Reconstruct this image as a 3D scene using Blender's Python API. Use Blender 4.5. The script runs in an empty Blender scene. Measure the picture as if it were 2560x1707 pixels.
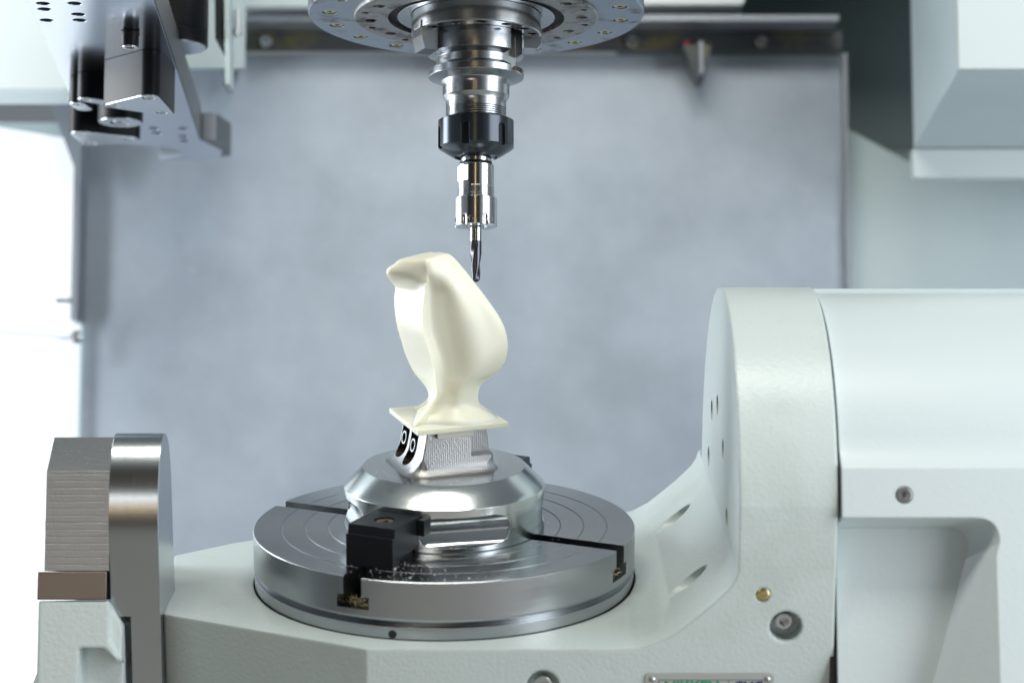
import bpy, bmesh, math, random
from mathutils import Vector, Matrix
from math import sin, cos, pi, radians as R
random.seed(7)
S = bpy.context.scene
COL = S.collection
MM = 0.001

# ------------------------------------------------------------------ camera, world, lamps, exposure
PITCH = R(6.5)
cam = bpy.data.cameras.new('camera')
cam.sensor_width = 36.0
cam.lens = 5500.0 / 2560.0 * 36.0
cam.clip_start = 0.05
cam.clip_end = 50
cam.dof.use_dof = True
cam.dof.focus_distance = 1.44
cam.dof.aperture_fstop = 5.3
camo = bpy.data.objects.new('camera', cam)
COL.objects.link(camo)
camo.location = (0.02377, -1.427, 0.0)
camo.rotation_euler = (R(90) + PITCH, 0, 0)
S.camera = camo

W = bpy.data.worlds.new('World')
S.world = W
W.use_nodes = True
W.node_tree.nodes['Background'].inputs[0].default_value = (0.80, 0.92, 1.0, 1)
W.node_tree.nodes['Background'].inputs[1].default_value = 0.24
S.view_settings.view_transform = 'Standard'
S.view_settings.look = 'None'
S.view_settings.exposure = -0.22
S.view_settings.gamma = 1.0
S.cycles.max_bounces = 10
S.cycles.glossy_bounces = 6
S.cycles.diffuse_bounces = 5
S.cycles.caustics_reflective = False
S.cycles.caustics_refractive = False
S.cycles.sample_clamp_indirect = 6


def area(name, loc, target, sx, sy, power, col=(1, 1, 1), spread=180):
    l = bpy.data.lights.new(name, 'AREA')
    l.shape = 'RECTANGLE'
    l.size = sx
    l.size_y = sy
    l.energy = power
    l.color = col
    l.spread = R(spread)
    o = bpy.data.objects.new(name, l)
    COL.objects.link(o)
    o.location = loc
    d = Vector(target) - Vector(loc)
    o.rotation_euler = d.to_track_quat('-Z', 'Y').to_euler()
    return o


area('side_lamp', (1.25, -0.72, 0.22), (0, 0, 0.15), 0.85, 1.6, 26, (0.93, 0.97, 1.0))
for _k in range(9):        # row of LED bars of the machine lamp above the front window
    _x = -0.10 + (_k - 4) * 0.115
    area('led_bar', (_x, -0.86, 1.35), (_x * .3, 0.05, 0.1), 0.055, 0.34, 1.8, (1.0, 0.985, 0.94 if _k % 3 else 0.8))
area('left_lamp', (-0.80, 0.22, 0.30), (0.10, 0.40, 0.10), 0.35, 0.7, 13, (0.93, 0.97, 1.0))
area('room_lamp', (-0.10, -2.80, 0.75), (0, 0, 0.2), 0.10, 0.9, 1.4, (1.0, 0.72, 0.38))
area('room_window', (-0.72, -2.80, 0.12), (-0.2, 0, 0.1), 0.55, 0.25, 3, (0.95, 0.98, 1.0))
area('warm_tube', (-0.72, -2.80, -0.22), (-0.2, 0, 0.1), 0.55, 0.05, 1.2, (1.0, 0.66, 0.30))

# ------------------------------------------------------------------ frames
OX, OZ = -0.01994, 0.04334
TILT = R(17.9)
FRAME = Matrix.Translation((OX, 0, OZ)) @ Matrix.Rotation(TILT, 4, 'X')


# ------------------------------------------------------------------ materials
def mat(name, base, rough=0.5, metal=0.0, bevel=0.0, noise=None, bump=None, aniso=0.0, colvar=None,
        stripes=None, spec=0.5, rings=None, lines=None, sss=0.0, coat=0.0, blotch=None):
    m = bpy.data.materials.new(name)
    m.use_nodes = True
    nt = m.node_tree
    N = nt.nodes
    Lk = nt.links.new
    b = N['Principled BSDF']
    b.inputs['Base Color'].default_value = (*base, 1)
    b.inputs['Roughness'].default_value = rough
    b.inputs['Metallic'].default_value = metal
    b.inputs['Specular IOR Level'].default_value = spec
    b.inputs['Coat Weight'].default_value = coat
    tc = N.new('ShaderNodeTexCoord')
    nrm = None
    if bevel:
        bv = N.new('ShaderNodeBevel')
        bv.samples = 4
        bv.inputs['Radius'].default_value = bevel * MM
        nrm = bv.outputs[0]

    def addbump(h, strength, dist):
        nonlocal nrm
        bp = N.new('ShaderNodeBump')
        bp.inputs['Strength'].default_value = strength
        bp.inputs['Distance'].default_value = dist * MM
        Lk(h, bp.inputs['Height'])
        if nrm:
            Lk(nrm, bp.inputs['Normal'])
        nrm = bp.outputs[0]
    if bump:       # (scale per m, strength, distance mm, detail)
        n = N.new('ShaderNodeTexNoise')
        n.inputs['Scale'].default_value = bump[0]
        n.inputs['Detail'].default_value = bump[3]
        Lk(tc.outputs['Object'], n.inputs['Vector'])
        addbump(n.outputs[0], bump[1], bump[2])
    if stripes:    # (vector scale xyz, strength, distance mm): directional tool marks
        mp = N.new('ShaderNodeMapping')
        mp.inputs['Scale'].default_value = stripes[0]
        Lk(tc.outputs['Object'], mp.inputs[0])
        n = N.new('ShaderNodeTexNoise')
        n.inputs['Scale'].default_value = 1.0
        n.inputs['Detail'].default_value = 3
        Lk(mp.outputs[0], n.inputs['Vector'])
        addbump(n.outputs[0], stripes[1], stripes[2])
    if lines:      # (wave scale, strength, distance mm): scribed feed lines across local Z
        w = N.new('ShaderNodeTexWave')
        w.wave_type = 'BANDS'
        w.bands_direction = 'Z'
        w.inputs['Scale'].default_value = lines[0]
        w.inputs['Distortion'].default_value = .15
        Lk(tc.outputs['Object'], w.inputs['Vector'])
        pw = N.new('ShaderNodeMath')
        pw.operation = 'POWER'
        pw.inputs[1].default_value = 40
        Lk(w.outputs['Fac'], pw.inputs[0])
        addbump(pw.outputs[0], lines[1], lines[2])
    if rings:      # (scale per m, strength, distance mm): turned rings round local Z
        sx = N.new('ShaderNodeSeparateXYZ')
        Lk(tc.outputs['Object'], sx.inputs[0])
        cx = N.new('ShaderNodeCombineXYZ')
        Lk(sx.outputs[0], cx.inputs[0])
        Lk(sx.outputs[1], cx.inputs[1])
        ln = N.new('ShaderNodeVectorMath')
        ln.operation = 'LENGTH'
        Lk(cx.outputs[0], ln.inputs[0])
        ad = N.new('ShaderNodeMath')
        Lk(ln.outputs['Value'], ad.inputs[0])
        Lk(sx.outputs[2], ad.inputs[1])
        n = N.new('ShaderNodeTexNoise')
        n.noise_dimensions = '1D'
        n.inputs['Scale'].default_value = rings[0]
        n.inputs['Detail'].default_value = 2
        Lk(ad.outputs[0], n.inputs['W'])
        addbump(n.outputs[0], rings[1], rings[2])
    if nrm:
        Lk(nrm, b.inputs['Normal'])
    if aniso:
        b.inputs['Anisotropic'].default_value = aniso
        tg = N.new('ShaderNodeTangent')
        tg.direction_type = 'RADIAL'
        tg.axis = 'Z'
        Lk(tg.outputs[0], b.inputs['Tangent'])
    if colvar:     # (scale, second colour, lo, hi, detail)
        n = N.new('ShaderNodeTexNoise')
        n.inputs['Scale'].default_value = colvar[0]
        n.inputs['Detail'].default_value = colvar[4]
        n.inputs['Roughness'].default_value = 0.6
        Lk(tc.outputs['Object'], n.inputs['Vector'])
        r = N.new('ShaderNodeMapRange')
        r.inputs['From Min'].default_value = colvar[2]
        r.inputs['From Max'].default_value = colvar[3]
        Lk(n.outputs[0], r.inputs[0])
        mx = N.new('ShaderNodeMix')
        mx.data_type = 'RGBA'
        mx.inputs[6].default_value = (*base, 1)
        mx.inputs[7].default_value = (*colvar[1], 1)
        Lk(r.outputs[0], mx.inputs[0])
        out = mx.outputs[2]
        if blotch:
            n2 = N.new('ShaderNodeTexNoise')
            n2.inputs['Scale'].default_value = blotch[0]
            n2.inputs['Detail'].default_value = 6
            n2.inputs['Roughness'].default_value = 0.75
            Lk(tc.outputs['Object'], n2.inputs['Vector'])
            r2 = N.new('ShaderNodeMapRange')
            r2.inputs['From Min'].default_value = blotch[2]
            r2.inputs['From Max'].default_value = blotch[3]
            Lk(n2.outputs[0], r2.inputs[0])
            mx2 = N.new('ShaderNodeMix')
            mx2.data_type = 'RGBA'
            mx2.inputs[7].default_value = (*blotch[1], 1)
            Lk(r2.outputs[0], mx2.inputs[0])
            Lk(out, mx2.inputs[6])
            out = mx2.outputs[2]
        Lk(out, b.inputs['Base Color'])
    if noise:      # (unused, rough lo, rough hi): mean roughness
        b.inputs['Roughness'].default_value = (noise[1] + noise[2]) / 2
    if sss:
        b.inputs['Subsurface Weight'].default_value = sss
        b.inputs['Subsurface Radius'].default_value = (1.0, 0.75, 0.35)
        b.inputs['Subsurface Scale'].default_value = 0.005
    return m


M = {}
M['turned'] = mat('turned_steel', (.40, .42, .44), .21, 1, bevel=.35, rings=(2600, .25, .05), aniso=.55, noise=(60, .2, .26))
M['table'] = mat('ground_table_steel', (.40, .42, .44), .22, 1, bevel=.4, rings=(1500, .35, .06), aniso=.9, noise=(35, .19, .27))
M['fixture'] = mat('turned_fixture_steel', (.62, .65, .66), .24, 1, bevel=.5, rings=(1900, .35, .06), aniso=.92, noise=(70, .11, .16))
M['satin'] = mat('satin_steel', (.55, .57, .58), .32, 1, bevel=.3, bump=(900, .15, .05, 2), noise=(90, .25, .4))
M['scoop'] = mat('milled_scoop_steel', (.60, .60, .62), .3, 1, stripes=((500, 500, 60), .3, .08))
M['milled'] = mat('milled_steel', (.34, .35, .36), .32, 1, bevel=.4, stripes=((500, 900, 900), .7, .25))
M['ground_plain'] = mat('ground_steel_arm', (.42, .45, .47), .24, 1, bevel=.5, stripes=((700, 12, 12), .45, .12))
M['brownsteel'] = mat('brown_oiled_steel', (.17, .145, .125), .33, 1, bevel=.5, stripes=((900, 400, 900), .3, .05))
M['chrome'] = mat('bright_chrome', (.66, .67, .68), .17, 1, bevel=.15, aniso=.3)
M['black'] = mat('black_oxide', (.010, .012, .015), .3, .0, bevel=.5, spec=.28, noise=(200, .25, .42), bump=(700, .1, .04, 2))
M['blacknut'] = mat('polished_black_nut', (.06, .07, .085), .2, .75, bevel=.4, rings=(2500, .15, .04), noise=(150, .16, .26))
M['deep'] = mat('unlit_bore', (.012, .012, .013), .7)  # near-black stands for the shade inside holes, grooves and gaps
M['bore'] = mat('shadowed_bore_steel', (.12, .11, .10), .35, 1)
M['carbide'] = mat('coated_carbide', (.10, .10, .115), .30, 1, bevel=.1)
M['paint'] = mat('pale_mint_cast_paint', (.60, .675, .672), .30, 0, bevel=3.0, bump=(420, .6, .35, 2), noise=(40, .24, .36))
M['paint_stain'] = mat('pale_mint_paint_on_cradle', (.60, .675, .668), .30, 0, bevel=2.5, bump=(420, .6, .35, 2),
                       colvar=(14, (.50, .565, .53), .50, .80, 6), blotch=(330, (.16, .17, .16), .735, .75), noise=(40, .24, .36))
M['cover'] = mat('pale_cover_paint', (.615, .685, .705), .34, 0, bevel=1.5, bump=(300, .4, .3, 2))
M['wall'] = mat('pale_enclosure_paint', (.55, .65, .68), .45, 0, colvar=(6, (.50, .60, .63), .4, .7, 3))
M['white'] = mat('white_panel', (.86, .89, .92), .5, 0)
M['sheet'] = mat('dull_steel_sheet', (.36, .41, .48), .48, .35, colvar=(8, (.47, .53, .61), .36, .66, 9), bump=(60, .1, .3, 4),
                 noise=(14, .40, .55), blotch=(55, (.48, .53, .60), .58, .82))
M['rail'] = mat('dark_rail', (.10, .11, .12), .4, .6, colvar=(30, (.20, .18, .08), .5, .7, 4))
M['galv'] = mat('rail_top_steel', (.34, .37, .42), .4, .7)
M['slab'] = mat('polished_slab_steel', (.66, .71, .80), .13, 1, bevel=.8, bump=(160, .12, .08, 5), noise=(40, .1, .2))
M['slabside'] = mat('slab_edge_steel', (.16, .17, .18), .42, .8, bump=(600, .3, .1, 3))
M['pneu'] = mat('black_anodised', (.005, .006, .008), .42, 0, bevel=.6, spec=.2)
M['face'] = mat('machined_face', (.70, .74, .80), .25, 1, bump=(400, .2, .05, 3))
M['spface'] = mat('spindle_face_steel', (.36, .40, .46), .30, 1, bevel=.5, bump=(500, .25, .1, 6), noise=(60, .22, .42),
                  colvar=(45, (.10, .07, .05), .56, .70, 10))
M['spface2'] = mat('worn_spindle_face', (.34, .34, .33), .36, 1, bevel=.5, bump=(700, .4, .1, 8), noise=(80, .28, .5),
                   colvar=(70, (.09, .06, .04), .50, .68, 12))
M['brass'] = mat('yellow_zinc', (.62, .52, .26), .3, 1)
M['rust'] = mat('rusty_bolt', (.30, .25, .20), .42, .8, bevel=.2, colvar=(260, (.13, .06, .03), .42, .6, 5), bump=(900, .4, .1, 4))
M['resin'] = mat('ivory_resin', (.80, .795, .68), .32, 0, sss=.55, stripes=((15, 15, 1500), .25, .03), spec=.45)
M['green'] = mat('green_print', (.0, .30, .13), .5)
M['navy'] = mat('navy_print', (.02, .04, .12), .5)
M['plate'] = mat('brushed_name_plate', (.60, .63, .62), .35, .7, stripes=((60, 900, 900), .2, .05))
M['gold'] = mat('straw_coloured_swarf', (.40, .36, .20), .4, .6)
M['chip'] = mat('pale_resin_chip', (.85, .88, .84), .5)
M['red'] = mat('red_indicator', (.65, .08, .04), .4)
M['shade_teal'] = mat('dark_teal_shadow_tone', (.13, .175, .18), .5)  # shadow on the rear wall, put into the colour
M['darkwall'] = mat('dark_workshop', (.035, .035, .032), .8)
M['floor'] = mat('machine_floor', (.42, .40, .37), .5)


M['glow'] = mat('backlit_window_pane', (.8, .85, .88), .5)
_b = M['glow'].node_tree.nodes['Principled BSDF']
_b.inputs['Emission Color'].default_value = (.90, .965, 1.0, 1)
_b.inputs['Emission Strength'].default_value = 1.0


# dimpled milled face: small scallops
def scallop():
    m = mat('scallop_milled_steel', (.44, .44, .45), .30, 1, bevel=.6)
    nt = m.node_tree
    N = nt.nodes
    tc = N.new('ShaderNodeTexCoord')
    v = N.new('ShaderNodeTexVoronoi')
    mp = N.new('ShaderNodeMapping')
    mp.inputs['Scale'].default_value = (1, 1, 1.9)
    nt.links.new(tc.outputs['Object'], mp.inputs[0])
    nt.links.new(mp.outputs[0], v.inputs['Vector'])
    v.inputs['Scale'].default_value = 700
    v.inputs['Randomness'].default_value = .35
    bp = N.new('ShaderNodeBump')
    bp.inputs['Strength'].default_value = .9
    bp.inputs['Distance'].default_value = .25 * MM
    nt.links.new(v.outputs['Distance'], bp.inputs['Height'])
    old = m.node_tree.nodes['Principled BSDF'].inputs['Normal'].links[0].from_socket
    nt.links.new(old, bp.inputs['Normal'])
    nt.links.new(bp.outputs[0], N['Principled BSDF'].inputs['Normal'])
    return m


M['scallop'] = scallop()


# ------------------------------------------------------------------ mesh helpers (millimetres)
class G:
    """verts / faces container in mm"""
    def __init__(s):
        s.v = []
        s.f = []

    def add(s, vs, fs):
        o = len(s.v)
        s.v += [tuple(v) for v in vs]
        s.f += [tuple(i + o for i in f) for f in fs]
        return s

    def box(s, x0, x1, y0, y1, z0, z1, mtx=None):
        vs = [(x, y, z) for z in (z0, z1) for y in (y0, y1) for x in (x0, x1)]
        if mtx:
            vs = [tuple(mtx @ Vector(v)) for v in vs]
        return s.add(vs, [(0, 2, 3, 1), (4, 5, 7, 6), (0, 1, 5, 4), (2, 6, 7, 3), (0, 4, 6, 2), (1, 3, 7, 5)])

    def prism(s, poly, ax, a, b, mtx=None, poly2=None):
        """polygon in the plane across axis ax, from a to b; poly2 = the outline at b"""
        n = len(poly)
        poly2 = poly2 or poly

        def p3(p, t):
            return {'x': (t, p[0], p[1]), 'y': (p[0], t, p[1]), 'z': (p[0], p[1], t)}[ax]
        vs = [p3(p, a) for p in poly] + [p3(p, b) for p in poly2]
        if mtx:
            vs = [tuple(mtx @ Vector(v)) for v in vs]
        fs = [tuple(range(n))[::-1], tuple(range(n, 2 * n))]
        fs += [(i, (i + 1) % n, n + (i + 1) % n, n + i) for i in range(n)]
        return s.add(vs, fs)

    def lathe(s, prof, seg=64, c=(0, 0), mtx=None, closed=False):
        """profile (r, z); r = 0 ends are closed to a point"""
        vs = []
        fs = []
        rows = []
        for r, z in prof:
            if r < 1e-6:
                rows.append([len(vs)])
                vs.append((c[0], c[1], z))
            else:
                rows.append(list(range(len(vs), len(vs) + seg)))
                vs += [(c[0] + r * cos(2 * pi * i / seg), c[1] + r * sin(2 * pi * i / seg), z) for i in range(seg)]
        pairs = list(zip(rows, rows[1:]))
        if closed:
            pairs.append((rows[-1], rows[0]))
        for A, B in pairs:
            for i in range(seg):
                j = (i + 1) % seg
                if len(A) == 1 and len(B) == 1:
                    continue
                if len(A) == 1:
                    fs.append((A[0], B[i], B[j]))
                elif len(B) == 1:
                    fs.append((A[i], B[0], A[j]))
                else:
                    fs.append((A[i], B[i], B[j], A[j]))
        if mtx:
            vs = [tuple(mtx @ Vector(v)) for v in vs]
        return s.add(vs, fs)

    def tube(s, pts, r, seg=5):
        rows = []
        vs = []
        fs = []
        for k, p in enumerate(pts):
            p = Vector(p)
            a = Vector(pts[max(k - 1, 0)])
            b = Vector(pts[min(k + 1, len(pts) - 1)])
            d = (b - a).normalized()
            u = d.cross(Vector((.31, .2, .93))).normalized()
            w = d.cross(u)
            rows.append(len(vs))
            vs += [tuple(p + r * (u * cos(2 * pi * i / seg) + w * sin(2 * pi * i / seg))) for i in range(seg)]
        for k in range(len(pts) - 1):
            for i in range(seg):
                j = (i + 1) % seg
                fs.append((rows[k] + i, rows[k] + j, rows[k + 1] + j, rows[k + 1] + i))
        fs += [tuple(range(seg))[::-1], tuple(rows[-1] + i for i in range(seg))]
        return s.add(vs, fs)

    def mesh(s, name):
        me = bpy.data.meshes.new(name)
        me.from_pydata([(x * MM, y * MM, z * MM) for x, y, z in s.v], [], s.f)
        bm = bmesh.new()
        bm.from_mesh(me)
        bmesh.ops.recalc_face_normals(bm, faces=bm.faces)
        bm.to_mesh(me)
        bm.free()
        return me


def smooth(me, ang=32):
    for p in me.polygons:
        p.use_smooth = True
    me.set_sharp_from_angle(angle=R(ang))


def boolean(me, cutters, op='DIFFERENCE'):
    """exact boolean of a mesh with G cutters, returned as a new mesh"""
    base = bpy.data.objects.new('work', me)
    COL.objects.link(base)
    tmp = []
    for g in cutters:
        c = bpy.data.objects.new('work_cut', g.mesh('work_cut') if isinstance(g, G) else g)
        COL.objects.link(c)
        m = base.modifiers.new('b', 'BOOLEAN')
        m.operation = op
        m.solver = 'EXACT'
        m.object = c
        tmp.append(c)
    dg = bpy.context.evaluated_depsgraph_get()
    dg.update()
    out = bpy.data.meshes.new_from_object(base.evaluated_get(dg))
    for c in tmp + [base]:
        bpy.data.objects.remove(c)
    return out


def obj(name, g, m, parent=None, ang=32, label=None, kind=None, bev=0):
    me = g.mesh(name) if isinstance(g, G) else g
    me.name = name
    smooth(me, ang)
    me.materials.clear()
    me.materials.append(M[m])
    o = bpy.data.objects.new(name, me)
    COL.objects.link(o)
    if parent:
        o.parent = parent
    if label:
        o['label'] = label
    if kind:
        o['kind'] = kind
    if bev:
        b = o.modifiers.new('bevel', 'BEVEL')
        b.width = bev * MM
        b.segments = 3
        b.limit_method = 'ANGLE'
        b.angle_limit = R(35)
    return o


def thing(name, label, cat, matrix=None, group=None):
    o = bpy.data.objects.new(name, None)
    COL.objects.link(o)
    if matrix is not None:
        o.matrix_world = matrix
    o['label'] = label
    o['category'] = cat
    if group:
        o['group'] = group
    return o


def tag(o, label, cat, group=None):
    o['label'] = label
    o['category'] = cat
    if group:
        o['group'] = group
    return o


def T3(x, y, z):
    return Matrix.Translation((x, y, z))


def rounded(poly, r, n=5):
    """round the corners of a 2-D polygon; r a number or a list"""
    out = []
    k = len(poly)
    for i, p in enumerate(poly):
        rr = r[i] if isinstance(r, (list, tuple)) else r
        if rr <= 0:
            out.append(p)
            continue
        p = Vector(p)
        a = (Vector(poly[i - 1]) - p)
        b = (Vector(poly[(i + 1) % k]) - p)
        ang = a.angle(b)
        t = min(rr / math.tan(ang / 2), a.length * .48, b.length * .48)
        A = p + a.normalized() * t
        B = p + b.normalized() * t
        for j in range(n + 1):
            s = j / n
            q = A * (1 - s) ** 2 + p * 2 * s * (1 - s) + B * s * s
            out.append((q.x, q.y))
    return out


def hexcap(r, h, hexr, depth, seg=24, cham=.4):
    """socket cap head along +z: outer circle, hexagonal recess"""
    g = G()
    vs = []
    fs = []

    def ring(fn, z):
        i0 = len(vs)
        for i in range(seg):
            a = 2 * pi * i / seg
            rr = fn(a)
            vs.append((rr * cos(a), rr * sin(a), z))
        return i0

    def hx(a):
        return hexr * cos(pi / 6) / cos(((a + pi / 6) % (pi / 3)) - pi / 6)
    rows = [ring(lambda a: r, 0), ring(lambda a: r, h - cham), ring(lambda a: r - cham, h), ring(hx, h), ring(hx, h - depth)]
    for A, B in zip(rows, rows[1:]):
        for i in range(seg):
            j = (i + 1) % seg
            fs.append((A + i, A + j, B + j, B + i))
    fs.append(tuple(rows[-1] + i for i in range(seg)))
    return g.add(vs, fs)


def cap_screw(parent, loc, axis, r, h, hexr=None, m='satin', name='bolt', depth=None, roll=0):
    g = hexcap(r, h, hexr or r * .5, depth or h * .7)
    o = obj(name, g, m, parent, ang=25)
    q = Vector(axis).to_track_quat('Z', 'Y')
    o.rotation_mode = 'QUATERNION'
    o.rotation_quaternion = q @ Matrix.Rotation(roll, 3, 'Z').to_quaternion()
    o.location = Vector(loc) * MM
    return o


def struct(name, g, m, **k):
    return obj(name, g, m, kind='structure', **k)


# ------------------------------------------------------------------ the setting
struct('floor', G().box(-3000, 3000, -3200, 2200, -1300, -1290), 'floor')
struct('bounce_slab', G().box(-700, 700, -1300, -420, -430, -420), 'floor')  # unseen slab added to bounce lamp light onto the front faces
struct('workshop_wall', G().box(-3000, 1300, -3000, -2990, -1290, 2600), 'darkwall')
# painted rear wall of the enclosure its top cut slanted along the shadow edge
rw = struct('rear_wall', G().prism([(-900, -700), (900, -700), (900, 400), (412, 406), (335, 448), (-900, 448)], 'y', 650, 660), 'wall')
struct('shadow_recess_wall', G().box(200, 900, 900, 910, 380, 1200), 'shade_teal')  # dark recess added in place of the shadow cast on the wall
struct('shadow_recess_floor', G().prism([(661, 390), (899, 470), (899, 380)], 'x', 200, 900), 'wall')
struct('shadow_recess_ceiling', G().box(150, 1200, 640, 1200, 640, 650), 'shade_teal')
struct('shadow_recess_side', G().box(901, 911, 661, 1160, 380, 640), 'shade_teal')
# left side of the enclosure
lw = thing('side_window', 'glaring white backlit side window at the left of the machine chamber', 'window')
obj('pane', G().prism([(-384, 596), (-700, 300), (-720, 300), (-720, 640), (-384, 640)], 'z', -700, 420), 'glow', lw)
obj('seam', G().prism([(-384, 594), (-700, 298), (-700, 296), (-384, 592)], 'z', 232, 234), 'white', lw)

sh = thing('steel_sheet', 'large dull grey-blue steel sheet covering the back of the machine chamber', 'steel sheet')
obj('panel', G().box(-378, 336, 620, 624, -400, 507), 'sheet', sh)
obj('edge_strip', G().box(336.5, 341, 612, 626, -400, 507), 'galv', sh)
obj('bent_edge', G().box(-384, -378.5, 590, 624, 250, 507), 'galv', sh)

rl = thing('support_rail', 'dark angle rail above the steel sheet with gusset brackets and screws', 'rail')
obj('web', G().box(-238, 334, 598, 604, 506, 524), 'rail', rl)
obj('flange', G().box(-238, 326, 560, 604, 524.5, 530), 'galv', rl)
for xa, xb, xc, xd, z0 in ((183, 209, 202, 196, 473), (-247, -229, -240, -244, 468), (-30, -14, -20, -26, 468)):
    gp = obj('gusset', G().prism([(xa, 505.5), (xb, 505.5), (xc, z0), (xd, z0)], 'y', 575, 606), 'rail', rl)
    obj('gusset_edge', G().box(xd + 1, xd + 4, 560, 574.5, z0 + 2, 505.5), 'galv', gp)
for x in (-207, 137, 258):
    cap_screw(rl, (x, 597, 513), (0, -1, 0), 5.5, 7, m='chrome', name='screw')
obj('indicator', G().lathe([(0, 0), (3, 0), (3, 6), (0, 7)], 16, mtx=T3(188, 596, 508)), 'red', rl)

hc = thing('head_cover', 'pale painted cover of the spindle head above the rail, behind the spindle', 'machine cover')
obj('panel', G().prism(rounded([(-250, 540), (238, 540), (262, 640), (-250, 640)], 4), 'y', 560, 720), 'white', hc)
obj('lower_lip', G().box(-250, -120, 545, 559, 534, 545), 'cover', hc)

ub = thing('window_frame', 'pale boxed frame with a slanted underside in the upper right corner', 'window frame')
obj('front_panel', G().box(380, 700, 290, 300, 414, 900), 'cover', ub)
obj('slanted_face', G().prism([(380.5, 413), (700, 413), (700, 900), (380.5, 900)], 'y', 302, 500,
    poly2=[(381.5, 393), (700, 393), (700, 900), (381.5, 900)]), 'wall', ub)
obj('sill', G().box(381, 700, 500.5, 515, 366, 392), 'cover', ub)

# upper left: pale sheet-metal hood with an inclined strut
hd = thing('side_hood', 'pale sheet-metal hood at the upper left with a grey folded underside', 'machine hood')
obj('front_panel', G().box(-700, -316, 300, 306, 400, 900), 'cover', hd)
obj('underside', G().prism([(306.5, 402), (400, 410), (400, 900), (306.5, 900)], 'x', -700, -318), 'wall', hd)
obj('strut', G().prism([(-410, 470), (-371, 470), (-372, 372)], 'y', 560, 589), 'galv', hd)
door = thing('side_door', 'thin upright pale door leaf edge left of the spindle with a black seal', 'door')
obj('leaf', G().prism([(-217, 900), (-213, 900), (-202, 404), (-206, 404)], 'y', 300, 325), 'wall', door)
obj('seal', G().prism([(-226, 900), (-217.5, 900), (-209, 440), (-214, 440)], 'y', 296, 360), 'black', door)
obj('latch', G().lathe([(0, 0), (5, 0), (5, 5), (3, 6), (3, 12), (0, 12)], 20, mtx=T3(-208, 320, 452) @ Matrix.Rotation(R(90), 4, 'Y')), 'satin', door)
obj('latch_pin', G().lathe([(0, -8), (2.4, -8), (2.4, 14), (0, 14)], 16, mtx=T3(-199, 316, 455)), 'satin', door)
bk = thing('door_panel', 'pale horizontal panel seen between the slab and the thin door leaf', 'panel')
obj('panel', G().box(-300, -206, 420, 430, 446, 900), 'wall', bk)
obj('window_knob', G().lathe([(0, 0), (7, 0), (7, 5), (4, 7), (4, 12), (0, 12)], 20, mtx=T3(-446, 540, 220) @ Matrix.Rotation(R(90), 4, 'X')), 'satin', lw)
kn = thing('wall_catch', 'small blurred steel catch on the white wall beside the steel sheet', 'catch')
obj('pin', G().lathe([(0, 0), (6, 0), (6, 5), (3, 7), (3, 14), (0, 14)], 20, mtx=T3(-377, 585, 233) @ Matrix.Rotation(R(90), 4, 'X')), 'satin', kn)
obj('arm', G().box(-392, -378, 560, 566, 262, 266), 'satin', kn)

# ------------------------------------------------------------------ cradle (tilting yoke)
FY = -138.0          # front plane in the tilted frame
cr = thing('tilting_cradle', 'pale mint painted cast cradle carrying the round table, tilted towards the viewer', 'machine cradle', FRAME)


def arc(cx, cy, r, a0, a1, n):
    return [(cx + r * cos(R(a0 + (a1 - a0) * i / n)), cy + r * sin(R(a0 + (a1 - a0) * i / n))) for i in range(n + 1)]


ZP = -36.0
# profile in x,z of platform, ramp and arm root
prof = [(-184, ZP), (104, ZP), (118, ZP + .8), (130, -31.5), (141, -25.5), (152, -16.5), (160, -9.5), (166, -3.8), (171, 1.5), (174.3, 6.5), (175.7, 11),
        (176.6, 13), (233, 13), (233, -170), (-184, -170)]
body = G().prism(prof, 'y', FY, 150)
# the outline of the platform seen from above
plan = rounded([(-174, -75), (-46, FY - 6), (300, FY - 6), (300, 152), (-60, 152), (-180, 52)], [3, 6, 0, 0, 25, 20], 6)
plan = rounded([(-171.5, -73), (-42, FY), (300, FY), (300, 146), (100, 146), (-90, 112), (-146, 80), (-183, 50)], [1, 2, 0, 0, 30, 15, 12, 4], 5)
cut_plan = G().prism(plan, 'z', -400, 400)
me = boolean(body.mesh('cradle_body'), [cut_plan], 'INTERSECT')
# round arm: D shape
YC, ZC, RA = -11.9, 28.0, 128.0
darm = [(FY, -170)] + [(FY, 50)]
a_start = math.degrees(math.acos((FY + .15 - YC) / RA))
darm += [(YC + RA * cos(R(a)), ZC + RA * sin(R(a))) for a in [a_start - i * (a_start + 20) / 60 for i in range(61)]]
darm += [(118, -170)]
arm = G().prism([(y, z) for y, z in darm], 'x', 176, 233)
# arm starts 4 mm above the ramp plane: union
me = boolean(me, [arm], 'UNION')
# bore for the table, screw holes, ramp counterbores
cut = [G().lathe([(0, -70), (123.6, -70), (123.6, 20), (0, 20)], 128)]
FH = ((48, 65), (10, 77), (65, 29), (-32, 58), (-63, 22))
for y, z in FH:
    cut.append(G().lathe([(0, -8), (6.6, -8), (6.6, 6), (0, 6)], 32, mtx=T3(176 + 8 - 8, y, z) @ Matrix.Rotation(R(90), 4, 'Y') @ T3(0, 0, 6)))
for x, y, z in ((147, 68, -17.5), (146, -69, -18.5)):
    cut.append(G().lathe([(0, -12), (8.0, -12), (8.0, 40), (0, 40)], 36, mtx=T3(x - 9, y, z) @ Matrix.Rotation(R(90 - 8), 4, 'Y')))
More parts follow.
